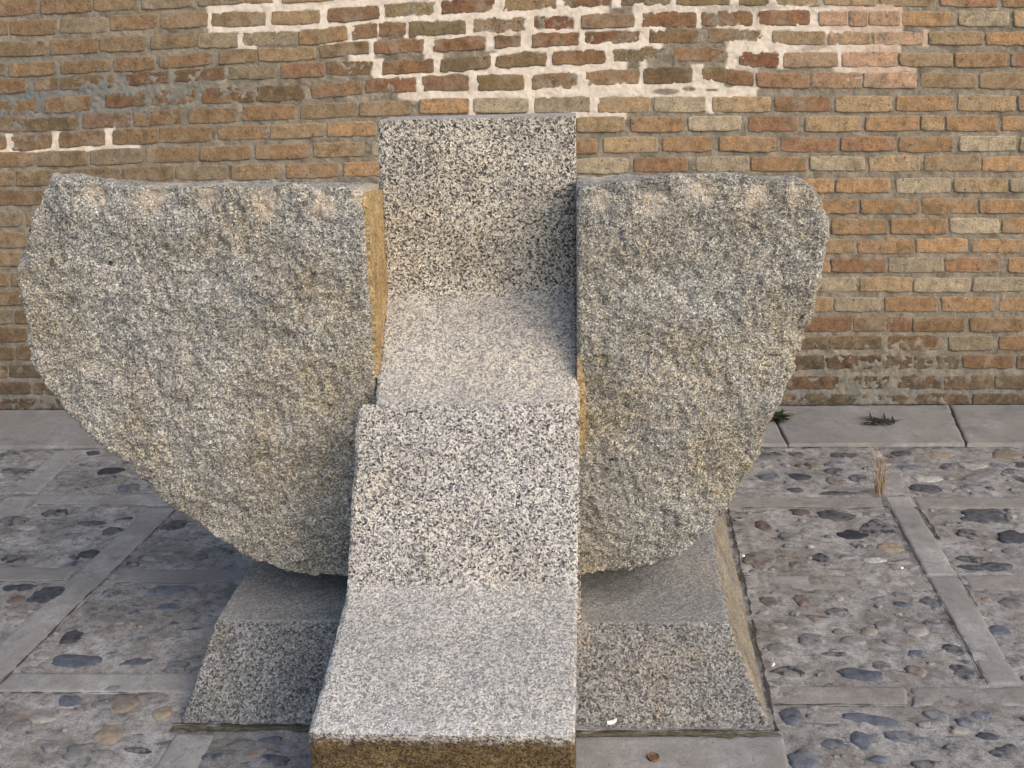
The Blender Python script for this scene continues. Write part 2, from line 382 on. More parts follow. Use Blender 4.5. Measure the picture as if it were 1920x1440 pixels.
# ------------------------------------------------------------------ cobbles set in the mortar
DK, BL, GR, TAN, RED, LT = (0.026, 0.028, 0.035), (0.058, 0.067, 0.083), (0.115, 0.112, 0.11), (0.165, 0.13, 0.09), (0.085, 0.062, 0.053), (0.23, 0.215, 0.195)
MO, BR = (0.20, 0.178, 0.15), (0.15, 0.105, 0.075)
PEB = [(105,961,52,14,DK),(26,975,55,14,DK),(170,980,50,11,DK),(211,993,38,13,DK),(167,1037,42,15,DK),(26,1047,52,13,DK),(39,1101,62,15,DK),(87,1114,64,30,DK),(31,1124,36,16,RED),
 (324,1106,86,20,BL),(316,1137,46,14,BL),(131,1194,42,26,DK),(147,1237,100,26,BL),(329,1247,46,20,BL),(257,1240,60,14,BL),(131,1312,46,20,BL),(190,1317,36,18,BL),(234,1322,46,26,TAN),(200,1376,62,36,TAN),
 (303,1334,32,26,TAN),(260,1405,52,10,DK),(406,1415,70,22,BL),(519,1422,48,16,BL),(147,1407,54,26,GR),(373,1044,30,12,BL),(325,985,46,22,DK),(206,882,46,16,DK),(175,849,26,9,DK),(180,900,32,9,BL),(242,913,42,13,BL),
 (36,882,64,11,DK),(15,852,40,10,DK),(400,1030,50,13,GR),(60,1255,40,12,GR),(310,1035,44,9,GR),(430,1110,60,18,GR),(95,1400,40,16,GR),(35,1360,44,20,GR),(215,1290,40,12,GR),(75,1345,50,14,LT),(450,1392,50,14,GR),(505,1386,44,12,BL),
 (1568,967,66,22,DK),(1650,989,72,34,DK),(1599,1001,56,20,DK),(1432,983,32,20,RED),(1419,1050,60,36,RED),(1540,1045,32,18,DK),(1673,1026,50,20,TAN),(1840,966,96,30,DK),(1815,998,48,18,DK),(1902,1004,60,26,DK),(1822,1047,52,10,DK),
 (1825,1062,56,9,DK),(1568,1145,42,12,DK),(1689,1114,32,12,BL),(1689,1132,26,10,BL),(1745,1127,46,22,BL),(1750,1168,42,16,BL),(1789,1218,46,22,DK),(1804,1258,44,26,DK),(1478,1258,76,20,DK),(1612,1262,92,22,BL),(1717,1224,34,16,BL),
 (1522,1199,48,26,GR),(1462,1214,52,20,GR),(1504,1124,32,24,RED),(1632,1347,112,22,BL),(1696,1381,74,20,BL),(1851,1379,38,14,DK),(1884,1408,58,26,DK),(1738,1432,52,18,DK),(1761,1340,52,20,BL),(1840,1340,52,18,BL),(1563,1392,46,26,BL),
 (1617,1386,42,36,BL),(1506,1422,62,46,BL),(1486,1339,46,36,BL),(1648,1422,38,12,BL),(1763,852,62,14,TAN),(1889,850,62,18,TAN),(1578,852,60,10,DK),(1568,868,44,9,BL),(1498,893,42,12,DK),(1707,875,52,12,BL),(1568,901,42,16,RED),
 (1491,917,36,9,DK),(1573,924,72,9,DK),(1732,914,66,16,DK),(1737,896,54,14,LT),(1691,849,36,9,DK),(1915,871,36,14,DK),(1915,898,36,12,DK),(1840,893,60,12,GR),(1825,872,50,13,LT),(1445,852,56,12,DK),(1440,893,44,14,BL),(1610,895,40,14,DK),
 (1870,1060,60,12,DK),(1640,1050,44,12,LT),(1480,1005,40,16,GR),(1500,960,40,12,RED),(1440,1125,36,18,RED),(1600,1200,44,16,GR),(1870,1180,50,16,BL),(1660,1170,46,16,GR),(1560,1225,50,8,DK),(1900,1130,50,20,GR),(1790,1400,46,14,DK),(1440,1290,50,12,GR)]
def make_pebbles():
    rng = np.random.RandomState(5)
    items = []
    for (px, py, w, h, c) in PEB:
        a = atZ(px-w/2, py); b = atZ(px+w/2, py); n = atZ(px, py-h/2); s = atZ(px, py+h/2)
        items.append((*atZ(px, py)[:2], np.linalg.norm(b-a)/2, np.linalg.norm(n-s)/2*0.92, rng.uniform(-.25, .25), c, rng.uniform(0.0, .65)))
    pal = [DK, DK, BL, BL, BL, GR, GR, RED, MO, BR]
    def inside(q, x, y, m):
        s = 0
        for k in range(4):
            e = q[(k+1) % 4]-q[k]; cr = (e[0]*(y-q[k][1])-e[1]*(x-q[k][0]))/np.linalg.norm(e)
            s += cr < -m*-1 if False else (cr < m)
        return s == 4
    tries = 0
    while tries < 9000 and len(items) < 820:
        tries += 1
        x, y = rng.uniform(-2.6, 2.2), rng.uniform(1.75, 4.0)
        ra = rng.choice([rng.uniform(.008, .018), rng.uniform(.018, .034), rng.uniform(.03, .044)], p=[.5, .38, .12]); rb = ra*rng.uniform(.45, .85)
        if any(inside(q, x, y, rb+.004) for q in SLABS): continue
        if -0.98 < x < 0.45 and 2.2 < y < 3.5: continue
        if any((x-i[0])**2+(y-i[1])**2 < (0.85*(ra+max(i[2], i[3])))**2 for i in items): continue
        items.append((x, y, ra, rb, rng.uniform(-.5, .5), pal[rng.randint(len(pal))], rng.uniform(.35, 1.0)))
    nt, npz = 22, 7
    th = np.linspace(0, 2*np.pi, nt, endpoint=False)
    VV, FF, TT, SS = [], [], [], []; base = 0
    for k, (x, y, a, b, rot, c, sk) in enumerate(items):
        ph = np.linspace(0, 1, npz)                       # 0 rim .. 1 centre
        hgt = min(0.0020, 0.12*min(a, b))*rng.uniform(-.4, 1.2)
        rad = 1+0.30*vn(np.cos(th)*1.5+k*3.3, np.sin(th)*1.5, k*.7, 4)+0.14*vn(np.cos(th)*3+k*3.3, np.sin(th)*3, k, 8)
        rows = []
        for p in ph[:-1]:
            rr = np.cos(p*np.pi/2)**0.75
            lx, ly = a*rad*rr*np.cos(th), b*rad*rr*np.sin(th)
            z = -0.010+(hgt+0.012)*np.sin(p*np.pi/2)**0.42+0.002*vn(lx*60+k, ly*60, k, 2)
            rows.append(np.stack([x+lx*np.cos(rot)-ly*np.sin(rot), y+lx*np.sin(rot)+ly*np.cos(rot), z], 1))
        P = np.concatenate(rows+[np.array([[x, y, -0.010+hgt+0.012]])])
        n = npz-1
        for i in range(n-1):
            for j in range(nt):
                j2 = (j+1) % nt
                FF.append((base+i*nt+j, base+i*nt+j2, base+(i+1)*nt+j2, base+(i+1)*nt+j))
        for j in range(nt):
            FF.append((base+(n-1)*nt+j, base+(n-1)*nt+(j+1) % nt, base+n*nt, base+n*nt))
        VV.append(P); base += len(P)
        v = rng.uniform(.75, 1.3)
        TT.append(np.tile([c[0]*v, c[1]*v, c[2]*v, 1], (len(P), 1))); SS.append(np.full(len(P), sk))
    faces = [q if q[2] != q[3] else q[:3] for q in FF]
    me = mesh_obj('cobbles', np.concatenate(VV), faces, M_PEBBLE, smooth=True, attrs={'tint': ('FLOAT_COLOR', np.concatenate(TT)), 'skin': ('FLOAT', np.concatenate(SS))})
    tag(me, 'dark and tan river cobbles set flush in the paving mortar', None, None, 'structure')
make_pebbles()

M_DIRT = plain('joint_soil', (0.040, 0.036, 0.031), 0.95, 0.5, 90)
def joint(pts, wid, z, seed, name='joint_soil', mat=None):
    P = np.array([atZ(*p)[:2] if len(p) == 2 else p[:2] for p in pts]); L = np.concatenate([[0], np.cumsum(np.linalg.norm(np.diff(P, axis=0), axis=1))])
    n = max(8, int(L[-1]/0.006)); s_ = np.linspace(0, L[-1], n); x, y = np.interp(s_, L, P[:, 0]), np.interp(s_, L, P[:, 1])
    dx, dy = np.gradient(x), np.gradient(y); ln = np.hypot(dx, dy); nx, ny = -dy/ln, dx/ln
    o1 = wid*(0.55+1.1*fbm(s_*38, 0, 0, seed, 3)); o2 = wid*(0.55+1.1*fbm(s_*38, 9, 0, seed, 3)); m_ = 0.004*fbm(s_*9, 4, 0, seed, 2)
    o1, o2 = np.maximum(o1, .0002), np.maximum(o2, .0002)
    A = np.stack([x+nx*(m_+o1), y+ny*(m_+o1), np.full(n, z)], 1); B = np.stack([x+nx*(m_-o2), y+ny*(m_-o2), np.full(n, z)], 1)
    o = mesh_obj(name, np.concatenate([A, B]), [(i, i+n, i+n+1, i+1) for i in range(n-1)], mat or M_DIRT); tag(o, kind='structure')
for k, (pts, w_) in enumerate([([(336, 951), (-4, 1286)], .0035), ([(70, 948), (276, 949)], .003), ([(1652, 931), (1851, 1286)], .004), ([(1718, 952), (1762, 1012)], .008), ([(1795, 1078), (1840, 1150)], .003),
      ([(1410, 840), (1900, 840)], .004), ([(240, 841), (0, 846)], .004), ([(-40, 1300), (310, 1301)], .0025), ([(120, 1091), (-200, 1093)], .002), ([(210, 1094), (440, 1095)], .0022), ([(1445, 1322), (1700, 1323)], .0025), ([(1390, 953), (1655, 954)], .003)]):
    joint(pts, w_, 0.0035, 200+k)
joint([(-3.5, WALL_Y-.006, 0), (3.3, WALL_Y-.006, 0)], .007, .0175, 240); joint([(1364, 955), (1457, 1374)], .006, 0.004, 230); joint([(322, 1366), (700, 1370)], .011, 0.003, 233, 'moss_line', M_MOSS); joint([(1000, 1379), (1464, 1379)], .012, 0.003, 234, 'moss_line', M_MOSS)
joint([(324, 1361), (700, 1365)], .006, 0.005, 231); joint([(1000, 1373), (1462, 1373)], .005, 0.005, 232)

# ------------------------------------------------------------------ brick wall
# course centre lines in photo pixels (x:y), half height, and the bricks measured along each
COURSES = [
 ([(0,15),(370,-4),(800,-25),(1900,-42)],15,[(-40,68),(78,172),(178,250),(267,358),(372,458),(462,510),(530,625),(637,735)]),
 ([(50,52),(350,37),(550,34),(665,27),(773,17),(990,5),(1200,-5),(1400,-4),(1900,0)],12.5,[(-50,13),(20,104),(114,201),(207,296),(302,388),(398,496),(510,599),(615,710),(720,817),(829,927),(944,1042),(1055,1148),(1165,1262),(1270,1368),(1385,1440),(1458,1537),(1547,1642),(1652,1755),(1765,1870),(1882,1960)]),
 ([(50,91),(340,77),(600,70),(680,58),(821,52),(931,47),(1140,40),(1254,36),(1364,35),(1500,34),(1900,36)],12.5,[(-20,83),(95,182),(189,270),(283,368),(373,444),(455,557),(560,650),(661,706),(713,759),(767,871),(887,988),(1002,1078),(1091,1188),(1205,1305),(1316,1410),(1425,1517),(1536,1587),(1594,1625),(1632,1685),(1690,1790),(1798,1890),(1903,1990)]),
 ([(50,130),(340,115),(450,104),(550,102),(640,92),(750,87),(846,84),(1040,74),(1150,70),(1376,66),(1500,71),(1900,72)],11,[(-90,8),(17,102),(115,207),(215,290),(300,392),(412,480),(485,590),(600,690),(703,793),(815,910),(930,975),(998,1085),(1098,1199),(1219,1310),(1330,1428),(1450,1546),(1555,1632),(1640,1730),(1742,1842),(1850,1950)]),
 ([(20,162),(370,140),(570,132),(654,128),(740,126),(870,121),(980,112),(1100,107),(1206,101),(1315,101),(1420,112),(1900,112)],12,[(-30,48),(65,107),(112,212),(240,315),(328,420),(430,515),(528,607),(613,697),(718,811),(827,920),(933,1024),(1037,1135),(1149,1248),(1262,1366),(1388,1460),(1470,1570),(1580,1682),(1688,1785),(1792,1887),(1897,1990)]),
 ([(50,200),(330,182),(520,175),(630,168),(715,160),(836,156),(938,155),(1040,152),(1150,146),(1254,141),(1340,138),(1420,150),(1900,152)],13,[(0,70),(85,168),(200,272),(285,365),(380,475),(482,567),(585,677),(688,779),(795,876),(896,981),(998,1087),(1100,1198),(1208,1297),(1318,1360),(1420,1517),(1523,1615),(1620,1718),(1728,1830),(1838,1940)]),
 ([(50,234),(310,220),(500,212),(617,208),(702,204),(834,199),(1052,197),(1170,196),(1400,195),(1900,194)],13,[(0,45),(50,145),(155,245),(250,340),(354,442),(456,552),(564,667),(675,768),(788,878),(890,990),(1003,1105),(1122,1218),(1228,1322),(1337,1444),(1454,1556),(1567,1672),(1682,1786),(1796,1903),(1910,2000)]),
 ([(50,268),(160,259),(340,252),(560,245),(666,241),(1120,234),(1340,232),(1900,231)],12.5,[(-80,10),(22,96),(112,195),(213,295),(300,395),(410,500),(508,607),(615,705),(1082,1170),(1183,1281),(1292,1388),(1404,1497),(1511,1612),(1624,1723),(1730,1768),(1776,1870),(1880,1980)]),
 ([(50,300),(320,290),(540,285),(630,281),(1180,272),(1300,270),(1900,270)],12.5,[(-50,60),(73,160),(170,265),(275,368),(376,467),(481,577),(588,683),(698,790),(1040,1118),(1132,1232),(1243,1335),(1350,1453),(1466,1568),(1578,1677),(1687,1786),(1800,1904),(1914,2010)]),
 ([(50,335),(270,326),(583,320),(650,318),(1130,311),(1500,307),(1900,307)],12.5,[(-70,23),(32,125),(130,222),(230,323),(330,425),(435,522),(537,633),(645,740),(1080,1176),(1190,1288),(1306,1404),(1410,1511),(1520,1620),(1631,1725),(1734,1838),(1843,1940)]),
 ([(30,371),(1500,348),(1900,347)],12.2,[(-30,80),(1380,1475),(1485,1562),(1569,1668),(1682,1781),(1790,1887),(1895,1990)]),
 ([(30,412),(1500,387),(1900,386)],12.5,[(-60,37),(50,125),(1510,1607),(1615,1723),(1730,1830),(1838,1950)]),
 ([(30,450),(1500,425),(1900,424)],12.5,[(-50,48),(60,150),(1460,1552),(1561,1663),(1672,1775),(1783,1872),(1880,1980)]),
 ([(30,487),(1500,462),(1900,461)],11.8,[(-60,40),(1500,1602),(1610,1713),(1719,1814),(1824,1920)]),
 ([(30,524),(1500,498),(1900,497)],12,[(-85,12),(22,100),(1460,1555),(1560,1660),(1668,1768),(1774,1874),(1892,1990)]),
 ([(30,560),(1500,534),(1900,534)],11.8,[(-40,55),(1510,1605),(1613,1710),(1715,1818),(1825,1925)]),
 ([(30,594),(1500,571),(1900,571)],12,[(-80,22),(30,120),(1462,1560),(1567,1650),(1660,1757),(1767,1863),(1875,1970)]),
 ([(30,627),(1500,608),(1900,609)],12,[(-50,48),(1500,1597),(1602,1660),(1665,1707),(1712,1808),(1820,1918)]),
 ([(30,662),(1500,643),(1900,643)],11.5,[(-70,25),(32,120),(1480,1552),(1556,1653),(1667,1760),(1780,1860),(1875,1970)]),
 ([(30,696),(1500,679),(1900,679)],11,[(-80,12),(18,85),(1460,1545),(1552,1608),(1618,1650),(1655,1710),(1716,1798),(1806,1900),(1908,2000)]),
 ([(30,728),(1500,717),(1900,717)],10.5,[(-40,55),(62,130),(1470,1572),(1575,1668),(1690,1765),(1772,1862),(1868,1960)]),
 ([(30,758),(1500,750),(1900,750)],9,[(-75,20),(23,110),(1450,1508),(1512,1610),(1618,1705),(1720,1815),(1825,1925)])]
for k in range(1, 4):                                     # more courses above the frame
    COURSES.append(([(x, y-40*k) for x, y in COURSES[0][0]], 12.5, []))
XL, XR = -900, 2650
def fill(spans, seed):
    rng = np.random.RandomState(seed); spans = sorted(spans); out = []; x = XL-rng.uniform(0, 100)
    for a, b in spans+[(XR+150, XR+151)]:
        gap = a-x
        n = int(round(gap/107.0))
        if n > 0 and gap > 50:
            w = gap/n
            for k in range(n): out.append((x+k*w+5*rng.uniform(.6, 1.4), x+(k+1)*w-6*rng.uniform(.6, 1.4)))
        if a < XR+100: out.append((a, b)); x = b+1
    return out
CY = [(np.array([p[0] for p in c[0]], float), np.array([p[1] for p in c[0]], float)) for c in COURSES]
CB = [fill(c[2], 77+i) for i, c in enumerate(COURSES)]
HH = [c[1] for c in COURSES]
def cy(i, x): return np.interp(x, CY[i][0], CY[i][1])
def wallpt(px, py):                                        # vectorised back-projection on to the wall plane
    px, py = np.asarray(px, float), np.asarray(py, float)
    c = np.stack([(px-960)/F, (720-py)/F, np.ones_like(px*py)], -1)
    d = c @ RW.T; t = WALL_Y/d[..., 1]
    return d[..., 0]*t, d[..., 2]*t+EYE
# lime repair: which bed joints (below course i) and which perpends (in course i) carry it
LIME_BED = {0: [(388, 1143), (1185, 1480)], 1: [(392, 1143), (1186, 1690)], 2: [(442, 482), (598, 705), (780, 935), (935, 1247), (1338, 1690)], 3: [(655, 700), (795, 830), (930, 1242), (1362, 1425), (1430, 1690)],
            4: [(700, 1176), (1200, 1212), (1362, 1420), (1562, 1722)], 5: [(752, 1418)], 6: [(1040, 1176)], 7: [(-200, 264)]}
LIME_PERP = {0: [(505, 540), (620, 640)], 1: [(386, 402), (496, 1275), (1365, 1600)], 2: [(440, 460), (645, 1420), (1510, 1700)], 3: [(690, 1225), (1425, 1560), (1730, 1743)], 4: [(697, 722), (808, 1155), (1364, 1392), (1455, 1585)],
             5: [(776, 1212), (1296, 1320), (1358, 1423)], 6: [(876, 1126), (1318, 1340)], 7: [(5, 26), (94, 116), (193, 215)]}
BLOBS = [(1378, 118, 18, 22), (1392, 150, 26, 22), (1372, 92, 10, 8), (808, 94, 14, 16), (710, 130, 9, 14), (1306, 146, 12, 14), (760, 180, 14, 8), (1640, 150, 60, 8), (1440, 40, 20, 14), (1600, 50, 60, 12), (1430, 80, 10, 22)]
def bump1(d, w): return np.clip(0.5+d/w, 0, 1)
def in_iv(x, ivs, w=5):
    o = np.zeros_like(x)
    for a, b in ivs: o = np.maximum(o, bump1(np.minimum(x-a, b-x), w))
    return o
def sstep(a, b, x):
    t = np.clip((x-a)/(b-a), 0, 1); return t*t*(3-2*t)
def decay_at(x, y):        # how weathered the masonry is at a photo position
    d = np.exp(-((x-330)/330)**2-((y-165)/38)**2)*1.0
    d = np.maximum(d, 0.8*np.exp(-((x-120)/140)**2-((y-225)/28)**2))
    d = np.maximum(d, 1.0*sstep(590, 690, y)*np.exp(-((x-1600)/190)**2))
    d = np.maximum(d, 0.55*sstep(700, 752, y))
    return d
def lime_zone(x, y):
    return sstep(560, 640, x)*(1-sstep(1420, 1500, x))*(1-sstep(165, 200, y)) if True else 0
def make_mortar(parent, loc):
    step = 2.4
    xs = np.arange(XL, XR, step); ys = np.arange(-185, 790, step)
    PX, PY = np.meshgrid(xs, ys, indexing='ij')
    WX, WZ = wallpt(PX, PY)
    wob = 5*fbm(WX*9, WZ*9, 0, 31, 3)
    n1 = fbm(WX*30, WZ*30, 0, 5, 5, 0.65); n2 = fbm(WX*80, WZ*80, 0, 6, 2)
    lime = np.zeros_like(PX)
    n = len(COURSES)
    C = np.stack([cy(i, PX) for i in range(n)], 0)
    for i in range(n):
        dv = np.abs(PY-C[i])-HH[i]
        # perpends of this course
        if i in LIME_PERP:
            dh = np.full_like(PX, -1e3)
            e = sorted(CB[i])
            for (a, b), (c, d) in zip(e[:-1], e[1:]):
                dh = np.maximum(dh, np.minimum(PX-(b-1), (c+1)-PX))
            t = 0.8+6.5*n1
            lime = np.maximum(lime, bump1(dh+t, 2.2)*bump1(5-dv+2*n1, 3)*in_iv(PX+wob, LIME_PERP[i]))
        if i in LIME_BED and i+1 < n:
            mid0, mid1 = C[i]+HH[i], C[i+1]-HH[i+1]
            dvj = np.minimum(PY-mid0, mid1-PY)
            t = 0.6+6.5*n1
            lime = np.maximum(lime, bump1(dvj+t, 2.2)*in_iv(PX+wob, LIME_BED[i]))
    for (bx, by, rx, ry) in BLOBS:
        q = 1-np.sqrt(((PX-bx)/rx)**2+((PY-by)/ry)**2)+0.45*n1
        lime = np.maximum(lime, bump1(q*8, 2))
    # the dark hollow left in the lime bed
    for (bx, by, rx, ry) in [(1248, 172, 24, 6), (1292, 167, 13, 4), (1368, 158, 11, 6), (1335, 169, 14, 2)]:
        lime *= 1-bump1((1-np.sqrt(((PX-bx)/rx)**2+((PY-by)/ry)**2))*8, 2)
    lime *= 1-0.6*sstep(0.22, 0.38, fbm(WX*7, WZ*14, 0, 55, 4))*sstep(1150, 1500, PX)
    dec = decay_at(PX, PY)
    zrec = 0.0040-0.003*n1-0.003*n2-0.005*dec*np.clip(n1+0.45, 0, 1)          # recess behind the brick faces
    zl = 0.0025-0.0025*n1-0.002*n2                                            # lime stands proud
    dy = zrec*(1-lime)+zl*lime
    pink = sstep(1520, 1640, PX+wob*6)*(0.6+0.4*n1)
    pink = np.clip(pink, 0, 1)
    damp = np.clip(sstep(620, 0, PX)*np.exp(-((PY-180)/75)**2)+0.7*sstep(650, 770, PY)+0.35*n1*dec, 0, 1)
    V = np.stack([WX, WALL_Y+dy, WZ], -1).reshape(-1, 3)
    fc = grid_faces(*PX.shape)[:, ::-1]
    o = mesh_obj('mortar_bed', V, fc, M_MORTAR, parent, loc, True,
                 {'lime': ('FLOAT', lime), 'pink': ('FLOAT', pink), 'damp': ('FLOAT', damp)})
    o['label'] = 'grey mortar joints with a ragged pale lime repair near the top'
def make_bricks(parent, loc):
    rng = np.random.RandomState(12)
    nu, nv = 26, 11
    def edgepar(n, e):
        return np.unique(np.concatenate([[-1, -1+e*.35, -1+e], np.linspace(-1+2*e, 1-2*e, n-6), [1-e, 1-e*.35, 1]]))
    U, Vv = edgepar(nu, 0.05), edgepar(nv, 0.16)
    uu, vv = np.meshgrid(U, Vv, indexing='ij'); nu, nv = uu.shape
    ring = [i*nv for i in range(nu)]+[(nu-1)*nv+j for j in range(1, nv)]+[i*nv+nv-1 for i in range(nu-2, -1, -1)]+[j for j in range(nv-2, 0, -1)]
    rg = np.array(ring); a = np.arange(len(rg)); b = (a+1) % len(rg)
    F0 = np.concatenate([grid_faces(nu, nv)[:, ::-1], np.stack([rg[a], nu*nv+a, nu*nv+b, rg[b]], 1)])
    VV, FF, TT, EE, SO = [], [], [], [], []; base = 0
    extra = []
    z0 = None
    rows = [(i, s) for i in range(len(COURSES)) for s in CB[i]]
    for idx, (i, (xa, xb)) in enumerate(rows):
        xm = (xa+xb)/2; ym = float(cy(i, xm)); hh = HH[i]+2.9; hw = (xb-xa)/2+2.4
        dec = float(decay_at(np.array(xm), np.array(ym))); lz = float(lime_zone(np.array(xm), np.array(ym)))
        er = min(1, dec*rng.uniform(.4, 1.25)+0.35*lz*rng.uniform(.3, 1.3))
        # outline
        ex = 6.0
        m = (np.abs(uu)**ex+np.abs(vv)**ex)**(1/ex); mm = np.maximum(np.abs(uu), np.abs(vv)); k = np.where(m > 0, mm/np.maximum(m, 1e-6), 1)
        cu, cv = 1-(1-k)*0.4, k
        px = xm+uu*hw*cu; tilt = rng.uniform(-.8, .8)
        py = np.interp(px, CY[i][0], CY[i][1])-vv*hh*cv*(1+rng.uniform(-.07, .05))+tilt*uu+rng.uniform(-.8, .8)
        WX, WZ = wallpt(px, py)
        e = np.maximum((np.abs(uu)-0.88)/0.12, (np.abs(vv)-0.62)/0.38); e = np.clip(e, 0, 1)
        amp = (0.0042+0.0085*er)*rng.uniform(.5, 1.5)
        nx, nz = fbm(WX*30, WZ*30, idx*.31, 41, 4, .6)*1.2, fbm(WX*30, WZ*30, idx*.31+9, 51, 4, .6)*1.2
        WX = WX+nx*amp*e*1.3; WZ = WZ+nz*amp*e
        if er > .25: WZ = WZ-np.sign(vv)*e*np.clip(fbm(WX*16, WZ*5, idx*.9, 61, 3)+.1, 0, 1)*0.018*er
        edge = np.clip((np.maximum((np.abs(uu)-0.80)/0.2, (np.abs(vv)-0.45)/0.55)), 0, 1)
        prof = np.where(mm > 0.999, 0.012, 0)+0.0022*np.clip((np.maximum((np.abs(uu)-0.95)/0.05, (np.abs(vv)-0.84)/0.16)), 0, 1)**1.5
        surf = 0.0026*fbm(WX*30, WZ*30, idx, 71, 4)+0.006*er*np.clip(fbm(WX*22, WZ*30, idx, 81, 4)+.05, -.3, .7)
        Y = WALL_Y+prof+surf+rng.uniform(-.0025, .002)+0.001*lz+0.0005*er
        # backs
        back = np.stack([WX.ravel()[rg], np.full(len(rg), WALL_Y+0.05), WZ.ravel()[rg]], 1)
        P = np.concatenate([np.stack([WX, Y, WZ], -1).reshape(-1, 3), back])
        VV.append(P); FF.append(F0+base); base += len(P)
        # clay colour, then a browner, darker tint towards the left
        t = rng.uniform()
        o1, o2, o3, o4 = np.array((0.33, 0.185, 0.082)), np.array((0.32, 0.205, 0.10)), np.array((0.275, 0.14, 0.066)), np.array((0.35, 0.26, 0.15))
        c = o1 if t < .42 else o2 if t < .72 else o3 if t < .88 else o4
        c = c*rng.uniform(.76, 1.10)*np.array((.92, 1.0, 1.14))
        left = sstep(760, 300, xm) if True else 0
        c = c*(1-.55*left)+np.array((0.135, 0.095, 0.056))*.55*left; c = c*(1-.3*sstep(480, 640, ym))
        dk = np.array([(0.09, 0.06, 0.03), (0.125, 0.045, 0.022), (0.115, 0.09, 0.045), (0.15, 0.075, 0.036)][rng.randint(4)])
        wdk = min(.9, max(1.0*dec*rng.uniform(.45, 1.15), 0.8*lz*rng.uniform(.55, 1.1)*(1-sstep(140, 190, ym)*.5)))
        c = c*(1-wdk)+dk*wdk
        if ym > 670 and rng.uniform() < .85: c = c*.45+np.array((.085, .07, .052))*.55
        sm_ = 0.55*sstep(1480, 1560, xm)*sstep(1740, 1690, xm)*sstep(15, 30, ym)*sstep(165, 150, ym)*rng.uniform(.4, 1.2)
        c = c*(1-sm_)+np.array((.42, .27, .185))*sm_
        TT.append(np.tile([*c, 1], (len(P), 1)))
        qx, qy = np.concatenate([px.ravel(), px.ravel()[rg]]), np.concatenate([py.ravel(), py.ravel()[rg]])
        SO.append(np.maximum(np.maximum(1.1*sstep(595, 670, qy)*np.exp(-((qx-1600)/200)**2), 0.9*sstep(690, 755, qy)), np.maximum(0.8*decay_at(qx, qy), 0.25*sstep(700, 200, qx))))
        EE.append(np.concatenate([edge.ravel()*(.5+.7*er), np.full(len(rg), .5)]))
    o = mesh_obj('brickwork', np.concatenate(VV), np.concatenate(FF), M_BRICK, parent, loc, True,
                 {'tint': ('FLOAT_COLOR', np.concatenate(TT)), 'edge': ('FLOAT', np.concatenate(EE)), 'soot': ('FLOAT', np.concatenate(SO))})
wloc = (0.0, WALL_Y, 0.0)
wall = empty('brick_wall', wloc)
tag(wall, 'weathered orange brick wall with grey joints and a pale lime mortar repair', 'brick wall')
make_mortar(wall, wloc); make_bricks(wall, wloc)
# body of the wall behind the face and above the frame
def box(name, lo, hi, mat, parent=None, loc=(0, 0, 0), attrs=None):
    (x0, y0, z0), (x1, y1, z1) = lo, hi
    V = [(x0,y0,z0),(x1,y0,z0),(x1,y1,z0),(x0,y1,z0),(x0,y0,z1),(x1,y0,z1),(x1,y1,z1),(x0,y1,z1)]
    return mesh_obj(name, V, [(0,3,2,1),(4,5,6,7),(0,1,5,4),(1,2,6,5),(2,3,7,6),(3,0,4,7)], mat, parent, loc)
box('wall_core', (-5.0, WALL_Y+0.045, -0.05), (4.5, WALL_Y+0.5, 2.9), M_MORTAR, wall, wloc)

# ------------------------------------------------------------------ the sculpture
SLOC = (-0.26, 2.5, 0.0)
sculpt = empty('granite_sculpture', SLOC)
tag(sculpt, 'large granite sculpture of two rough wing slabs and a stepped curved pillar on a plinth', 'sculpture')
SH = -0.08                                # how far the upper stones stand forward on the plinth
WY = 2.47+SH
WL = [(690,350),(640,349),(560,347),(480,350),(400,348),(300,349),(225,346),(190,337),(150,331),(118,334),(95,333),(78,370),(58,410),(46,470),(35,530),(41,580),(53,610),(49,645),(60,680),(80,705),(110,745),(150,790),(200,830),(250,870),(300,922),(340,957),(380,985),(430,1022),(480,1052),(530,1068),(580,1076),(645,1083),(692,1085)]
WR = [(1086,347),(1150,343),(1210,332),(1260,326),(1330,324),(1385,326),(1420,333),(1470,338),(1505,343),(1530,370),(1545,405),(1550,450),(1541,510),(1528,560),(1510,620),(1485,690),(1455,755),(1430,810),(1400,880),(1370,940),(1340,985),(1300,1020),(1250,1045),(1200,1060),(1150,1072),(1086,1078)]
def ragged(pts, seed):
    """break the outline into short facets, as split rock has"""
    rg = np.random.RandomState(seed); out = [pts[0]]
    for a, b in zip(pts[:-1], pts[1:]):
        L = math.hypot(b[0]-a[0], b[1]-a[1]); n = max(1, int(L/26))
        nx, ny = (b[1]-a[1])/L, -(b[0]-a[0])/L
        amp = 1.2 if max(a[1], b[1]) < 352 else 5.5
        for k in range(1, n+1):
            t = k/n+(rg.uniform(-.25, .25)/n if k < n else 0); o_ = rg.uniform(-amp, amp) if k < n else rg.uniform(-amp, amp)*.4
            out.append((a[0]+(b[0]-a[0])*t+nx*o_, a[1]+(b[1]-a[1])*t+ny*o_))
    out[-1] = pts[-1]; return out
WL, WR = ragged(WL, 4), ragged(WR, 9)
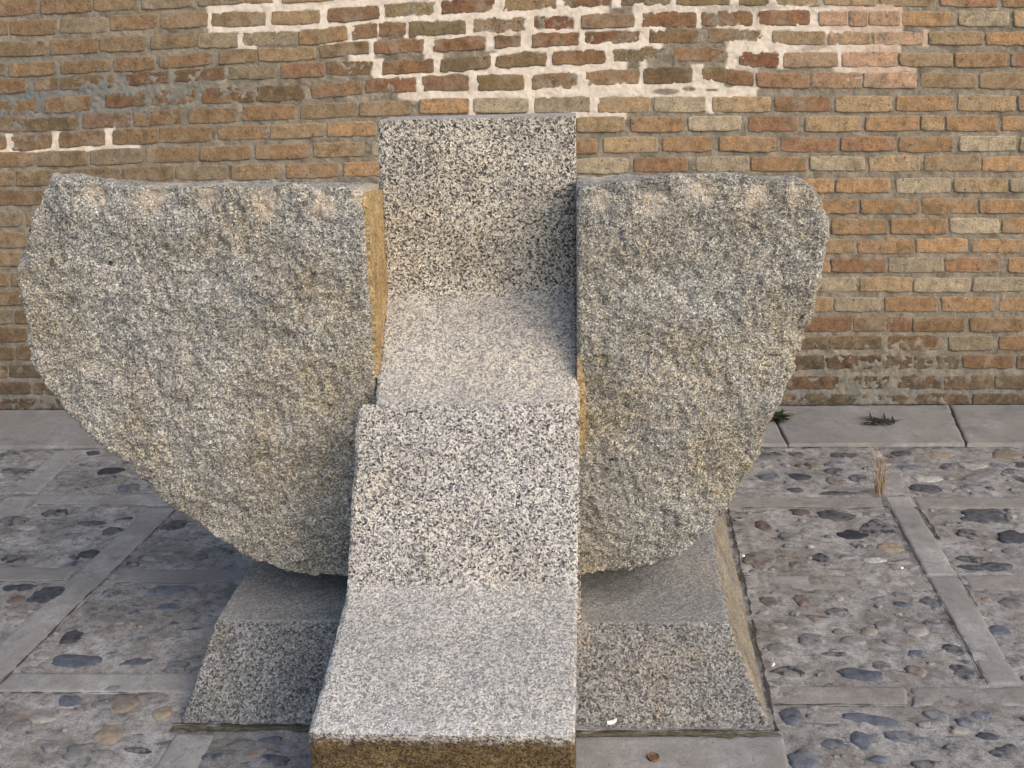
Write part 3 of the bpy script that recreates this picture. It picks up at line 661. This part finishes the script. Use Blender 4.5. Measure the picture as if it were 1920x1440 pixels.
def remeshed(name, pts, thick, voxel, end_x=None, side=1):
    """a slab with this outline as solid rock: extrude, voxel-remesh"""
    P = np.array([atY(x, y, WY) for x, y in pts])
    if end_x is not None:
        P[0, 0] = P[-1, 0] = end_x
    yf = WY+0.0*P[:, 2]
    for k, (x, y) in enumerate(pts):
        q = atY(x, y, yf[k]); P[k, 0], P[k, 2] = q[0], q[2]
    if end_x is not None: P[0, 0] = P[-1, 0] = end_x
    n = len(P); bm = bmesh.new()
    cx, cz = P[:, 0].mean(), P[:, 2].mean()
    fv = [bm.verts.new((p[0], yf[k], p[2])) for k, p in enumerate(P)]
    bv = []
    for p, px_ in zip(P, pts):
        q = p.copy()
        # the far face is a little smaller, except along the sawn end
        if end_x is None or abs(p[0]-end_x) > 0.05:
            q[0] = cx+(p[0]-cx)*0.97
        if p[2] > 1.15: q[2] = float(atY(px_[0], 342 if side < 0 else 329, WY+thick)[2])
        elif p[2] < 0.37: q[2] = 0.198
        else: q[2] += 0.01
        bv.append(bm.verts.new((q[0], WY+thick, q[2])))
    bm.faces.new(bv[::-1]); ff = bm.faces.new(fv); bmesh.ops.triangulate(bm, faces=[ff])
    for i in range(n): bm.faces.new((fv[(i+1) % n], fv[i], bv[i], bv[(i+1) % n]))
    bmesh.ops.recalc_face_normals(bm, faces=bm.faces)
    me = bpy.data.meshes.new('tmp'); bm.to_mesh(me); bm.free()
    o = bpy.data.objects.new('tmp', me); COL.objects.link(o)
    m = o.modifiers.new('r', 'REMESH'); m.mode = 'VOXEL'; m.voxel_size = voxel
    o.data.update(); ev = o.evaluated_get(bpy.context.evaluated_depsgraph_get()); m2 = bpy.data.meshes.new_from_object(ev)
    V = np.empty(len(m2.vertices)*3, np.float32); m2.vertices.foreach_get('co', V); V = V.reshape(-1, 3).astype(float)
    N = np.empty(len(m2.vertices)*3, np.float32); m2.vertices.foreach_get('normal', N); N = N.reshape(-1, 3).astype(float)
    faces = [tuple(p.vertices) for p in m2.polygons]
    bpy.data.objects.remove(o); bpy.data.meshes.remove(me); bpy.data.meshes.remove(m2)
    return V, N, faces
def rough_wing(name, pts, thick, end_x, side, seed, mat):
    V, N, faces = remeshed(name, pts, thick, 0.0066, end_x, side)
    x, y, z = V.T
    flat = np.exp(-np.abs(x-end_x)/0.012)                 # the sawn end stays flat
    d = (0.014 if side < 0 else 0.007)*fbm(x*4.5, y*4.5, z*4.5, seed, 3)+0.0065*fbm(x*15, y*15, z*15, seed+3, 3)+0.0038*(1-2.6*np.abs(fbm(x*32, y*32, z*32, seed+21, 2)))+0.0066*fbm(x*62, y*50, z*50, seed+7, 3)
    rd = fbm(x*13, y*13, z*13, seed+15, 3); d += 0.003*(1-np.abs(rd)*2.2)
    # split marks: shallow scallops where the wedges were driven along the top
    topd = np.exp(-np.clip(1.275-z, 0, 1)/0.05)
    marks = [(180, 372, 16), (286, 376, 24), (388, 370, 20), (498, 384, 26), (603, 392, 22), (676, 372, 12)] if side < 0 else [(1124, 378, 14), (1226, 384, 24), (1312, 362, 22), (1424, 376, 20), (1490, 372, 10)]
    sc = np.zeros_like(x); wr_ = np.zeros_like(x)
    for (mx, my, mw) in marks:
        q = atY(mx, my, WY); wd = mw/800
        dx = x-q[0]+0.012*fbm(z*30, x*3, 0, mx, 2)
        sc = np.maximum(sc, np.exp(-(dx/wd)**2)); wr_ = np.maximum(wr_, np.exp(-(dx/(wd*1.5))**2-((z-q[2]-.006)/(0.026+wd*.6))**2))
    d -= 0.010*topd*sc
    top_face = N[:, 2] > 0.75
    d = np.where(top_face & (x > -1.15), d*0.35, d)
    d *= 1-0.92*flat
    V = V+N*d[:, None]
    V[:, 2] += np.where((N[:, 2] < -0.45) & (z < 0.45), 0.10*np.sin(np.pi*np.clip((y-WY)/thick, 0, 1))**0.8, 0)
    V[:, 1] -= np.where(V[:, 1] < WY+0.15, 1, 0.3)*(0.022*np.exp(-((V[:, 2]-0.62)/0.22)**2)*np.clip((np.abs(V[:, 0]-end_x))/0.15, 0, 1))
    wear, stain = wr_*(N[:, 1] < 0.2), 1.0
    return mesh_obj(name, V, faces, mat, sculpt, SLOC, False, {'split': ('FLOAT', wear*stain)})
END_L = float(atY(691, 520, WY)[0]); END_R = float(atY(1087, 600, WY)[0])-0.007
wl = rough_wing('wing_slab', WL, 0.27, END_L, -1, 13, M_WING)
wl['label'] = 'broad rough granite slab tapering to a ragged outer edge'
wr = rough_wing('wing_slab', WR, 0.30, END_R, 1, 29, M_WINGR)
wr['label'] = 'narrower rough granite slab with a rounded outer edge'
# sawn tan end face of the broad slab, and the tan sawn strip on the narrow one
def plate(name, outline, axis_, at, depth, mat, parent):
    """thin sawn layer: outline in the other two axes, real thickness"""
    n = len(outline); V = []
    for k in (0, 1):
        for (a_, z_) in outline:
            V.append((at+depth*k, a_, z_) if axis_ == 'x' else (a_, at+depth*k, z_))
    Fs = [tuple(range(n)), tuple(range(2*n-1, n-1, -1))]+[((i+1) % n, i, n+i, n+(i+1) % n) for i in range(n)]
    o = mesh_obj(name, np.array(V)-np.array(SLOC), Fs, mat, parent)
    bm = bmesh.new(); bm.from_mesh(o.data); bmesh.ops.recalc_face_normals(bm, faces=bm.faces); bm.to_mesh(o.data); bm.free()
    return o
rng = np.random.RandomState(3)
zs = np.linspace(0.83, 1.278, 15)
ol = [(WY+0.004+0.003*rng.uniform(-1, 1), z) for z in zs]+[(WY+0.255, 1.255), (WY+0.255, 0.83)]
pl = plate('cut_face', ol, 'x', END_L-0.010, 0.018, M_TAN, wl); pl['label'] = 'smooth sawn tan end face'
zt = np.linspace(atY(1088, 668, WY)[2], atY(1088, 858, WY)[2], 14); wv = np.array([.004, .010, .014, .017, .018, .019, .019, .018, .020, .022, .020, .016, .010, .003])
ol = [(END_R+0.000, z) for z in zt]+[(END_R+w*1.1, z) for z, w in zip(zt[::-1], wv[::-1])]
pr = plate('cut_face', ol, 'y', WY-0.013, 0.03, M_TAN, wr); pr['label'] = 'narrow sawn tan strip beside the pillar'

# pillar: two stones, each a swept profile
def swept(name, prof, lefts, rights, back, mat, seed, arris=0.010):
    """prof: front profile (photo y, depth Y) top to bottom; back: closing points (Y, z) from the bottom round to the top"""
    pts = []
    prof = [(py, Y+SH) for py, Y in prof]; back = [(Y+SH, z) for Y, z in back]
    for py, Y in prof:
        pts.append((Y, float(atY(890, py, Y)[2])))
    xl = [float(atY(px, py, Y)[0]) for (py, Y), px in zip(prof, lefts)]
    xr = [float(atY(px, py, Y)[0]) for (py, Y), px in zip(prof, rights)]
    pts = np.array(pts); L = np.concatenate([[0], np.cumsum(np.linalg.norm(np.diff(pts, axis=0), axis=1))])
    m = int(L[-1]/0.008); s = np.linspace(0, L[-1], m)
    # smooth the profile a little
    Yp, Zp = np.interp(s, L, pts[:, 0]), np.interp(s, L, pts[:, 1]); Lx, Rx = np.interp(s, L, xl), np.interp(s, L, xr)
    def sm(v, k):
        w = np.hanning(2*k+3)[1:-1]; w /= w.sum(); e = np.concatenate([2*v[0]-v[k:0:-1], v, 2*v[-1]-v[-2:-k-2:-1]]); return np.convolve(e, w, 'valid')
    Yp, Zp, Lx, Rx = sm(Yp, 3), sm(Zp, 3), sm(Lx, 6), sm(Rx, 6)
    nfront = len(s); zend = Zp[-1]
    for (Y, z) in back:
        Yp = np.append(Yp, Y); Zp = np.append(Zp, z)
        k = np.argmin(np.abs(Zp[:nfront]-z)); Lx = np.append(Lx, Lx[k]); Rx = np.append(Rx, Rx[k])
    tt = np.unique(np.concatenate([[0, .004, .010, .02], np.linspace(.04, .96, 60), [.98, .99, .996, 1]]))
    n, c = len(Yp), len(tt)
    X = Lx[:, None]*(1-tt)+Rx[:, None]*tt
    Yv, Zv = np.repeat(Yp[:, None], c, 1), np.repeat(Zp[:, None], c, 1)
    # normals of the profile
    dY, dZ = np.gradient(Yp), np.gradient(Zp); ln = np.hypot(dY, dZ)+1e-9
    nY, nZ = dZ/ln, -dY/ln                                    # outwards for a profile running top to bottom at the front
    ismid = (np.arange(n) < nfront)[:, None]
    g = 0.0035*fbm(X*7, Yv*7, Zv*7, seed, 3)+0.0022*fbm(X*60, Yv*60, Zv*60, seed+2, 2)
    ed = np.minimum(tt, 1-tt)*0.52
    chip = arris*np.clip(1-ed/0.011, 0, 1)**1.6*(0.7+0.8*fbm(X*35, Yv*35, Zv*35, seed+4, 3))
    disp = np.where(ismid, g-chip, 0)
    Yv = Yv+nY[:, None]*disp; Zv = Zv+nZ[:, None]*disp
    V = np.stack([X, Yv, Zv], -1).reshape(-1, 3)
    i, j = np.meshgrid(np.arange(n), np.arange(c-1), indexing='ij'); i2 = (i+1) % n
    Fq = [tuple(q) for q in np.stack([i*c+j, i2*c+j, i2*c+j+1, i*c+j+1], -1).reshape(-1, 4)]
    Fq += [tuple(k*c for k in range(n)), tuple(k*c+c-1 for k in range(n-1, -1, -1))]
    lipv = np.where((Yv < 1.9+SH) & ismid & (nfront > 60), sstep(1.862+SH, 1.805+SH, Yv), 0).ravel()
    stain_shade = np.where(Yv < 1.87+SH, sstep(zend+0.004, zend-0.010, Zv), 0).ravel()
    o = mesh_obj(name, V, Fq, mat, sculpt, SLOC, False, {'lip': ('FLOAT', lipv), 'stain_shade': ('FLOAT', stain_shade)})
    bm = bmesh.new(); bm.from_mesh(o.data); bmesh.ops.recalc_face_normals(bm, faces=bm.faces)
    bmesh.ops.triangulate(bm, faces=[q for q in bm.faces if len(q.verts) > 4]); bm.to_mesh(o.data); bm.free()
    return o
zc = float(atY(890, 756, 2.405+SH)[2])
up = swept('upper_block', [(222,2.68),(300,2.676),(400,2.67),(480,2.666),(530,2.662),(545,2.657),(560,2.642),(610,2.582),(650,2.535),(700,2.475),(740,2.425),(757,2.402)],
      [706,709,714,718,719.5,719.5,719,716,713,707,704,703], [1080,1080,1081,1082,1083,1083.5,1084,1084.5,1085,1086,1087,1087],
      [(2.392, zc-0.05), (2.392, 0.19), (2.93, 0.19), (2.93, 1.395), (2.92, 1.419)], M_PILLARU, 50)
lo = swept('lower_block', [(757,2.342),(764,2.334),(800,2.318),(870,2.285),(950,2.245),(1030,2.205),(1095,2.168),(1110,2.157),(1124,2.137),(1180,2.055),(1230,1.98),(1290,1.90),(1340,1.838),(1368,1.80),(1379,1.789)],
      [669,668,666,663,658,654,651,650,646,633,620,603,588,578,577], [1087,1087,1087,1086,1085,1084,1083.5,1083,1082.5,1082,1081,1080,1079,1078,1077],
      [(1.797, 0.225), (1.845, 0.0), (2.386, 0.0), (2.386, zc-0.07)], M_PILLAR, 60)

# plinth: a low block with battered sides
def make_plinth():
    zt = 0.205
    B = [atZ(326, 1361), atZ(1456, 1372)]
    Tf = [atZ(404, 1163, zt), atZ(1366, 1169, zt)]
    back_b, back_t = 3.56, 3.47
    e = atZ(1363, 955); xb1 = B[1][0]+(e[0]-B[1][0])*(back_b-B[1][1])/(e[1]-B[1][1])
    e = atZ(1336, 1000, zt); xt1 = Tf[1][0]+(e[0]-Tf[1][0])*(back_t-Tf[1][1])/(e[1]-Tf[1][1])
    C = [(B[0][0], B[0][1], -.03), (B[1][0], B[1][1], -.03), (xb1, back_b, -.03), (B[0][0], back_b, -.03),
         (Tf[0][0], Tf[0][1], zt), (Tf[1][0], Tf[1][1], zt), (xt1, back_t, zt), (Tf[0][0], back_t, zt)]
    bm = bmesh.new(); v = [bm.verts.new(c) for c in C]
    for q in [(4,5,6,7),(0,1,5,4),(1,2,6,5),(2,3,7,6),(3,0,4,7),(3,2,1,0)]: bm.faces.new([v[k] for k in q])
    bmesh.ops.recalc_face_normals(bm, faces=bm.faces)
    me = bpy.data.meshes.new('tmp'); bm.to_mesh(me); bm.free()
    o = bpy.data.objects.new('tmp', me); COL.objects.link(o)
    b = o.modifiers.new('b', 'BEVEL'); b.width = .003; b.segments = 1
    m = o.modifiers.new('r', 'REMESH'); m.mode = 'VOXEL'; m.voxel_size = 0.0062
    m2 = bpy.data.meshes.new_from_object(o.evaluated_get(bpy.context.evaluated_depsgraph_get()))
    V = np.empty(len(m2.vertices)*3, np.float32); m2.vertices.foreach_get('co', V); V = V.reshape(-1, 3).astype(float)
    N = np.empty(len(m2.vertices)*3, np.float32); m2.vertices.foreach_get('normal', N); N = N.reshape(-1, 3).astype(float)
    fc = [tuple(p.vertices) for p in m2.polygons]
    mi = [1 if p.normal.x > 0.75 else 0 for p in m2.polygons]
    bpy.data.objects.remove(o); bpy.data.meshes.remove(me); bpy.data.meshes.remove(m2)
    d = 0.004*fbm(V[:, 0]*5, V[:, 1]*5, V[:, 2]*5, 90, 3)+0.0016*fbm(V[:, 0]*45, V[:, 1]*45, V[:, 2]*45, 93, 2)
    p = mesh_obj('plinth', V+N*d[:, None], fc, M_PLINTH, sculpt, SLOC, True)
    p.data.materials.append(M_SIDE); p.data.polygons.foreach_set('material_index', np.array(mi, np.int32))
make_plinth()

# ------------------------------------------------------------------ weeds and litter
def tuft(name, loc, n, hgt, spread, mat, seed, label, wid=0.006, droop=0.4):
    rng = np.random.RandomState(seed); V, Fs = [], []
    for k in range(n):
        az = rng.uniform(0, 2*np.pi); L = hgt*rng.uniform(.5, 1.1); bx, by = rng.normal(0, spread*.25, 2)
        dx, dy = np.cos(az), np.sin(az); w = wid*rng.uniform(.6, 1.2); lean = spread*rng.uniform(.3, 1.2)
        sx, sy = -dy*w/2, dx*w/2; b0 = len(V)
        for s in np.linspace(0, 1, 5):
            q = lean*s**1.6; z = L*(s-droop*s*s*.5); ww = np.sin(np.pi*min(.98, .25+.75*s))
            cx_, cy_ = loc[0]+bx+dx*q, loc[1]+by+dy*q
            V += [(cx_-sx*ww, cy_-sy*ww, loc[2]+z), (cx_+sx*ww, cy_+sy*ww, loc[2]+z)]
        Fs += [(b0+2*i, b0+2*i+1, b0+2*i+3, b0+2*i+2) for i in range(4)]
    o = mesh_obj(name, V, Fs, mat, None, loc, True)
    if label: tag(o, label, 'weed')
    return o
p = atZ(1457, 784, .02); tuft('weed', p, 60, .04, .07, M_LEAF, 1, 'small dark green leafy weed at the wall foot beside the narrow slab', .016, .9)
p = atZ(1650, 790, .02); tuft('weed', p, 34, .016, .075, M_WITHER, 2, 'flat dark withered weed lying on the pale kerb slab', .013, 1.2)
p = atZ(1650, 925, .0)
dw = empty('dry_weed', p); tag(dw, 'tall dry orange weed growing from the paving joint in front of the kerb', 'weed')
o = tuft('stalks', p, 26, .17, .05, M_DRY, 3, None, .0032, .35); o.parent = dw; o.location = (0, 0, 0)
o = tuft('seed_head', (p[0]-.01, p[1], p[2]+.10), 26, .10, .06, M_DRYTOP, 4, None, .0018, .2); o.parent = dw; o.location = (-.01, 0, .10)
def chip(name, loc, size, mat, seed, label, cat):
    bm = bmesh.new(); bmesh.ops.create_icosphere(bm, subdivisions=3, radius=1)
    rng = np.random.RandomState(seed); off = rng.uniform(0, 50)
    for v in bm.verts:
        n = 1+.28*float(vn(v.co.x*1.6+off, v.co.y*1.6, v.co.z*1.6, seed))
        v.co = Vector((v.co.x*size[0]*n, v.co.y*size[1]*n, v.co.z*size[2]*n))
    me = bpy.data.meshes.new(name); bm.to_mesh(me); bm.free(); me.materials.append(mat)
    o = bpy.data.objects.new(name, me); COL.objects.link(o); o.location = loc; o.rotation_euler = (0, 0, rng.uniform(0, 6))
    tag(o, label, cat); return o
pz = atZ(1394, 1042, .006); chip('pebble', pz, (.006, .005, .004), M_WPEB, 1, 'white pebble on the paving beside the far right edge of the plinth', 'pebble')
pz = atZ(1691, 1065, .006); chip('pebble', pz, (.005, .004, .003), M_WPEB, 2, 'tiny white pebble on the paving near the long stone strip', 'pebble')
pz = atZ(1450, 1246, .008); chip('pebble', pz, (.009, .004, .003), M_WPEB, 3, 'flat pale pebble by the lower right edge of the plinth', 'pebble')

# a curled scrap of paper on the battered front of the plinth, and a small rusty disc on the slab below it
rn = np.random.RandomState(8); pc = atZ(1147, 1353, .016); V, Fs = [], []
for i, t_ in enumerate(np.linspace(-1, 1, 9)):
    for k in (-1, 1):
        V.append((pc[0]+t_*.012, pc[1]-.004+t_*.006+k*.0035*(1-.4*t_*t_)-.002, pc[2]+.004*t_*t_+k*.004+.002))
Fs = [(2*i, 2*i+1, 2*i+3, 2*i+2) for i in range(8)]
o = mesh_obj('paper_scrap', V, Fs, M_PAPER, None, tuple(pc), True); m_ = o.modifiers.new('thickness', 'SOLIDIFY'); m_.thickness = .0008
tag(o, 'tiny curled white scrap of paper at the foot of the plinth front', 'litter')
pd = atZ(1225, 1421, .001); bm = bmesh.new(); prof = [(.004, .004), (.009, .0035), (.0115, .005), (.0135, .0055), (.0145, .003), (.0148, .0)]
rings = []
for (r_, z_) in prof: rings.append([bm.verts.new((r_*(1+.05*math.sin(3*a_*math.pi/10)+(.04 if z_ < .004 and k_ % 2 else 0))*math.cos(a_*math.pi/10), r_*math.sin(a_*math.pi/10), z_)) for k_, a_ in enumerate(range(20))])
for A_, B_ in zip(rings[:-1], rings[1:]):
    for k_ in range(20): bm.faces.new((A_[k_], B_[k_], B_[(k_+1) % 20], A_[(k_+1) % 20]))
bm.faces.new(rings[0]); me = bpy.data.meshes.new('rusty_disc'); bm.to_mesh(me); bm.free(); me.materials.append(M_RUST)
o = bpy.data.objects.new('rusty_disc', me); COL.objects.link(o); o.location = tuple(pd); tag(o, 'small round rust brown disc lying on the smooth slab in front of the plinth', 'litter')
